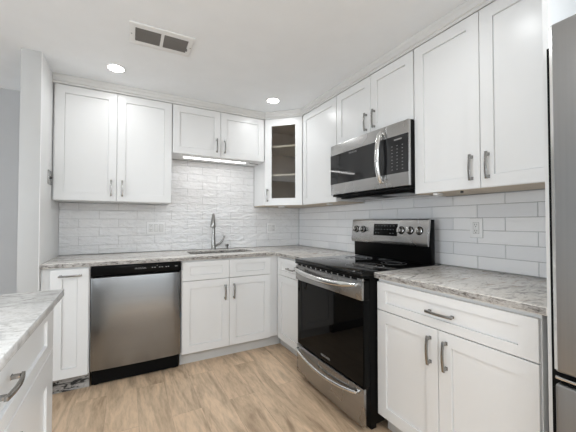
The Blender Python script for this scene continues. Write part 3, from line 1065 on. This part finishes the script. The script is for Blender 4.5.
text_obj('logo', 'FRIGIDAIRE', 0.018, 'print', door, (0.285, mwy(0.285) - 0.0042, 0.325), (R(90), 0, 0))
ub = MB().box(0.004, MW - 0.004, -0.366, -0.332, 0.004, 0.0185).obj('lower_grille', 'black_matte', root)
bt = MB().box(0.03, MW - 0.03, -0.30, -0.05, -0.012, -0.0005).obj('bottom_plate', 'black_matte', root, bevel=0.002)
for xa in (0.09, MW - 0.32):
    MB().box(xa, xa + 0.23, -0.27, -0.10, -0.0155, -0.0122).obj('grease_filter', 'steel_dark', bt)

# ------------------------------------------------------------------ refrigerator
root = thing('refrigerator', 'grey stainless refrigerator cut off by the right edge beside the end panel', 'refrigerator', (0, -2.763, 0), R(-90))
FW = 0.905
MB().box(0.0, FW, -0.700, -0.05, 0.02, 1.765).obj('body', 'black_matte', root)
d1 = MB().box(0.032, FW, -0.770, -0.704, 0.757, 1.803).obj('door', 'steel_dark', root, bevel=0.008, seg=4)
d2 = MB().box(0.032, FW, -0.770, -0.704, 0.06, 0.722).obj('freezer_drawer', 'steel_dark', root, bevel=0.008, seg=4)
MB().box(0.0325, 0.040, -0.7715, -0.7705, 0.765, 1.795).obj('door_edge_glint', 'chrome', d1)  # bright strip standing in for light caught on the rounded door edge
MB().box(0.034, FW - 0.01, -0.748, -0.7015, 0.724, 0.755).obj('gap_strip', 'black_matte', root)
MB().box(0.03, FW - 0.03, -0.762, -0.7485, 0.733, 0.742).obj('grip_rail', 'chrome', root, bevel=0.002)
MB().box(0.05, FW - 0.05, -0.69, -0.64, 0.0, 0.02).obj('base_grille', 'black_matte', root)
hb = MB().tube([(0.14, -0.815, 0.62), (0.45, -0.822, 0.62), (0.80, -0.815, 0.62)], 0.012, 12)
hb.tube([(0.16, -0.769, 0.62), (0.16, -0.816, 0.62)], 0.010, 10).tube([(0.78, -0.769, 0.62), (0.78, -0.816, 0.62)], 0.010, 10)
hb.obj('handle', 'chrome', d2, smooth=True)

# ------------------------------------------------------------------ ceiling lights
LABELS = ['round recessed ceiling light left of the air vent, above the left wall cabinet',
          'round recessed ceiling light in front of the glass corner cabinet']
for i, (x, y) in enumerate(LAMPS):
    if i < 2:
        root = thing('recessed_light', LABELS[i], 'ceiling light', (x, y, CEIL - 0.0005), 0, 'recessed ceiling lights')
        MB().ring(0.053, 0.064, -0.004, 0.0).obj('trim_ring', 'white_plastic', root, smooth=True)
        MB().lathe([(0.0525, 0.0), (0.0525, -0.0045), (0.046, -0.006)], seg=40).obj('diffuser', 'lamp', root)
    l = bpy.data.lights.new('lamp_glow', 'AREA')
    l.shape = 'DISK'
    l.size = 0.10
    l.energy = LAMP_POWER
    l.color = (0.95, 0.98, 1.0)
    l.spread = R(160)
    lo = bpy.data.objects.new('lamp_glow', l)
    lo.location = (x, y, CEIL - 0.0085)
    col.objects.link(lo)

# ------------------------------------------------------------------ ceiling vent
vx0, vx1, vy0, vy1 = -1.892, -1.527, -1.306, -1.078
root = thing('ceiling_vent', 'white framed ceiling air vent with dark louvres in two bays', 'air vent', ((vx0 + vx1) / 2, (vy0 + vy1) / 2, CEIL - 0.0005), R(-0.5))
a, b2 = (vx1 - vx0) / 2, (vy1 - vy0) / 2
fm = MB()
e1, e2 = a - 0.032, b2 - 0.042
fm.cells([-a, -e1, -0.009, 0.009, e1, a], [-b2, -e2, e2, b2], lambda i, j: not (j == 1 and i in (1, 3)), -0.009, -0.0003)
fm.obj('frame', 'white_plastic', root, bevel=0.002)
MB().box(-e1, e1, -e2, e2, -0.0012, -0.0002).obj('duct_opening', 'duct', root)
for s_ in (-1, 1):
    xa, xb = (-e1 + 0.001, -0.010) if s_ < 0 else (0.010, e1 - 0.001)
    for k in range(9):
        y = -e2 + 0.010 + k * (2 * e2 - 0.02) / 8
        sl = MB().prism([(y + 0.007, -0.0085), (y + 0.0062, -0.0089), (y - 0.006, -0.0020), (y - 0.0052, -0.0016)], 0, xa, xb)
        sl.obj('louver', 'vent_dark', root)
MB().box(e1 - 0.006, e1 + 0.004, 0.018, 0.030, -0.020, -0.0092).obj('damper_lever', 'vent_dark', root)
for xa in (-a + 0.012, a - 0.012):
    MB().lathe([(0.004, -0.0092), (0.003, -0.0108)], c=(xa, 0.0, 0), seg=12).obj('screw', 'nickel', root)

# ------------------------------------------------------------------ under-cabinet light bar
root = thing('light_bar', 'slim lit bar light mounted under the short cabinet above the sink', 'under-cabinet light', (-1.115, -0.255, 1.8345))
MB().box(-0.318, 0.318, -0.018, 0.018, -0.016, -0.0005).obj('housing', 'white_plastic', root, bevel=0.002)
MB().box(-0.308, 0.308, -0.0165, 0.0165, -0.0215, -0.0163).obj('diffuser', 'led', root, bevel=0.002)
MB().box(0.319, 0.342, -0.009, 0.009, -0.012, -0.0005).obj('plug', 'white_plastic', root)
MB().tube([(0.342, 0, -0.006), (0.38, 0.03, -0.010), (0.44, 0.06, -0.006), (0.485, 0.08, -0.003)], 0.0025, 8).obj('cord', 'dark', root)
area('light_bar_glow', (-1.115, -0.255, 1.8345 - 0.024), (0, 0, 0), 0.61, 0.03, LED_POWER, (1.0, 0.985, 0.97))

# small light pucks / clips under the other wall cabinets
def puck(label, x, y, rz=0, w=0.05):
    o = MB().box(-w / 2, w / 2, -0.016, 0.016, -0.014, 0.0).obj('puck_light', 'white_plastic', None, loc=(x, y, UZ0 + 0.0004), rot=(0, 0, rz), bevel=0.003)
    tag(o, label, 'light fixture')
puck('small white clip under the large wall cabinet, nearest the microwave', -0.285, -2.085)
puck('small white clip under the single-door cabinet beside the microwave', -0.255, -0.98)
puck('small white clip under the glass corner cabinet', -0.42, -0.34, R(-45), 0.07)
o = MB().lathe([(0.008, 0.0), (0.008, -0.010), (0.005, -0.012)], c=(0, 0, 0), seg=14).obj('cable_clip', 'dark', None, loc=(-0.29, -2.23, UZ0 + 0.0004), smooth=True)
tag(o, 'tiny dark knob under the large wall cabinet on the right wall', 'clip')

# ------------------------------------------------------------------ outlets and switches
def outlet(root, cx_, cz):
    """one duplex receptacle face, local: wall plane y=0, out = -y"""
    MB().box(cx_ - 0.0185, cx_ + 0.0185, -0.0062, -0.0050, cz - 0.035, cz + 0.035).obj('receptacle_surround', 'plate_gap', root)
    f_ = MB().box(cx_ - 0.0165, cx_ + 0.0165, -0.0075, -0.0055, cz - 0.033, cz + 0.033).obj('receptacle', 'white_plastic', root, bevel=0.001)
    mk = MB()
    for s_ in (-1, 1):
        zc = cz + s_ * 0.0185
        mk.box(cx_ - 0.0075, cx_ - 0.0050, -0.0082, -0.0072, zc - 0.002, zc + 0.008)
        mk.box(cx_ + 0.0050, cx_ + 0.0075, -0.0082, -0.0072, zc - 0.002, zc + 0.008)
        mk.lathe([(0.0028, -0.0072), (0.0028, -0.0082)], c=(cx_, 0, zc - 0.009), axis=1, seg=12)
    mk.obj('slots', 'socket', f_)
def rocker(root, cx_, cz):
    MB().box(cx_ - 0.0185, cx_ + 0.0185, -0.0062, -0.0050, cz - 0.035, cz + 0.035).obj('switch_surround', 'plate_gap', root)
    mb = MB().prism([(-0.0055, cz - 0.033), (-0.0070, cz - 0.033), (-0.0105, cz + 0.030), (-0.0055, cz + 0.033)], 0, cx_ - 0.0165, cx_ + 0.0165)
    mb.obj('switch', 'white_plastic', root, bevel=0.0008)
def plate(name, label, cat, loc, rz, W, H=0.118):
    root = thing(name, label, cat, loc, rz)
    MB().box(-W / 2, W / 2, -0.0055, 0.0, -H / 2, H / 2).obj('cover_plate', 'plate_white', root, bevel=0.002)
    MB().box(-W / 2 - 0.0015, W / 2 + 0.0015, -0.0012, 0.0004, -H / 2 - 0.0015, H / 2 + 0.0015).obj('grey_border', 'plate_gap', root)  # grey border showing just outside the cover plate
    return root
r = plate('outlet_plate', 'wide white three-gang plate of switches and outlet left of the faucet', 'outlet', (-1.639, -0.0108, 1.143), 0, 0.165)
outlet(r, -0.046, 0); rocker(r, 0.0, 0); rocker(r, 0.046, 0)
r = plate('outlet_plate', 'white two-gang outlet and switch plate under the glass corner cabinet', 'outlet', (-0.390, -0.0108, 1.130), 0, 0.118)
rocker(r, -0.023, 0); outlet(r, 0.023, 0)
r = plate('outlet_plate', 'single white duplex outlet on the right wall tiles near the range', 'outlet', (-0.0108, -2.148, 1.165), R(-90), 0.073)
outlet(r, 0, 0)
# small latch-like strike plate on the short left wall
root = thing('wall_bracket', 'small nickel bracket plate screwed to the short left wall', 'bracket', (WL + 0.0003, -0.392, 1.535), R(90))
MB().box(-0.055, 0.050, -0.006, 0.0, -0.052, 0.052).obj('plate', 'nickel', root, bevel=0.001)
MB().lathe([(0.011, -0.004), (0.010, -0.014), (0.008, -0.016)], axis=1, seg=16).obj('knob', 'dark', root, smooth=True)
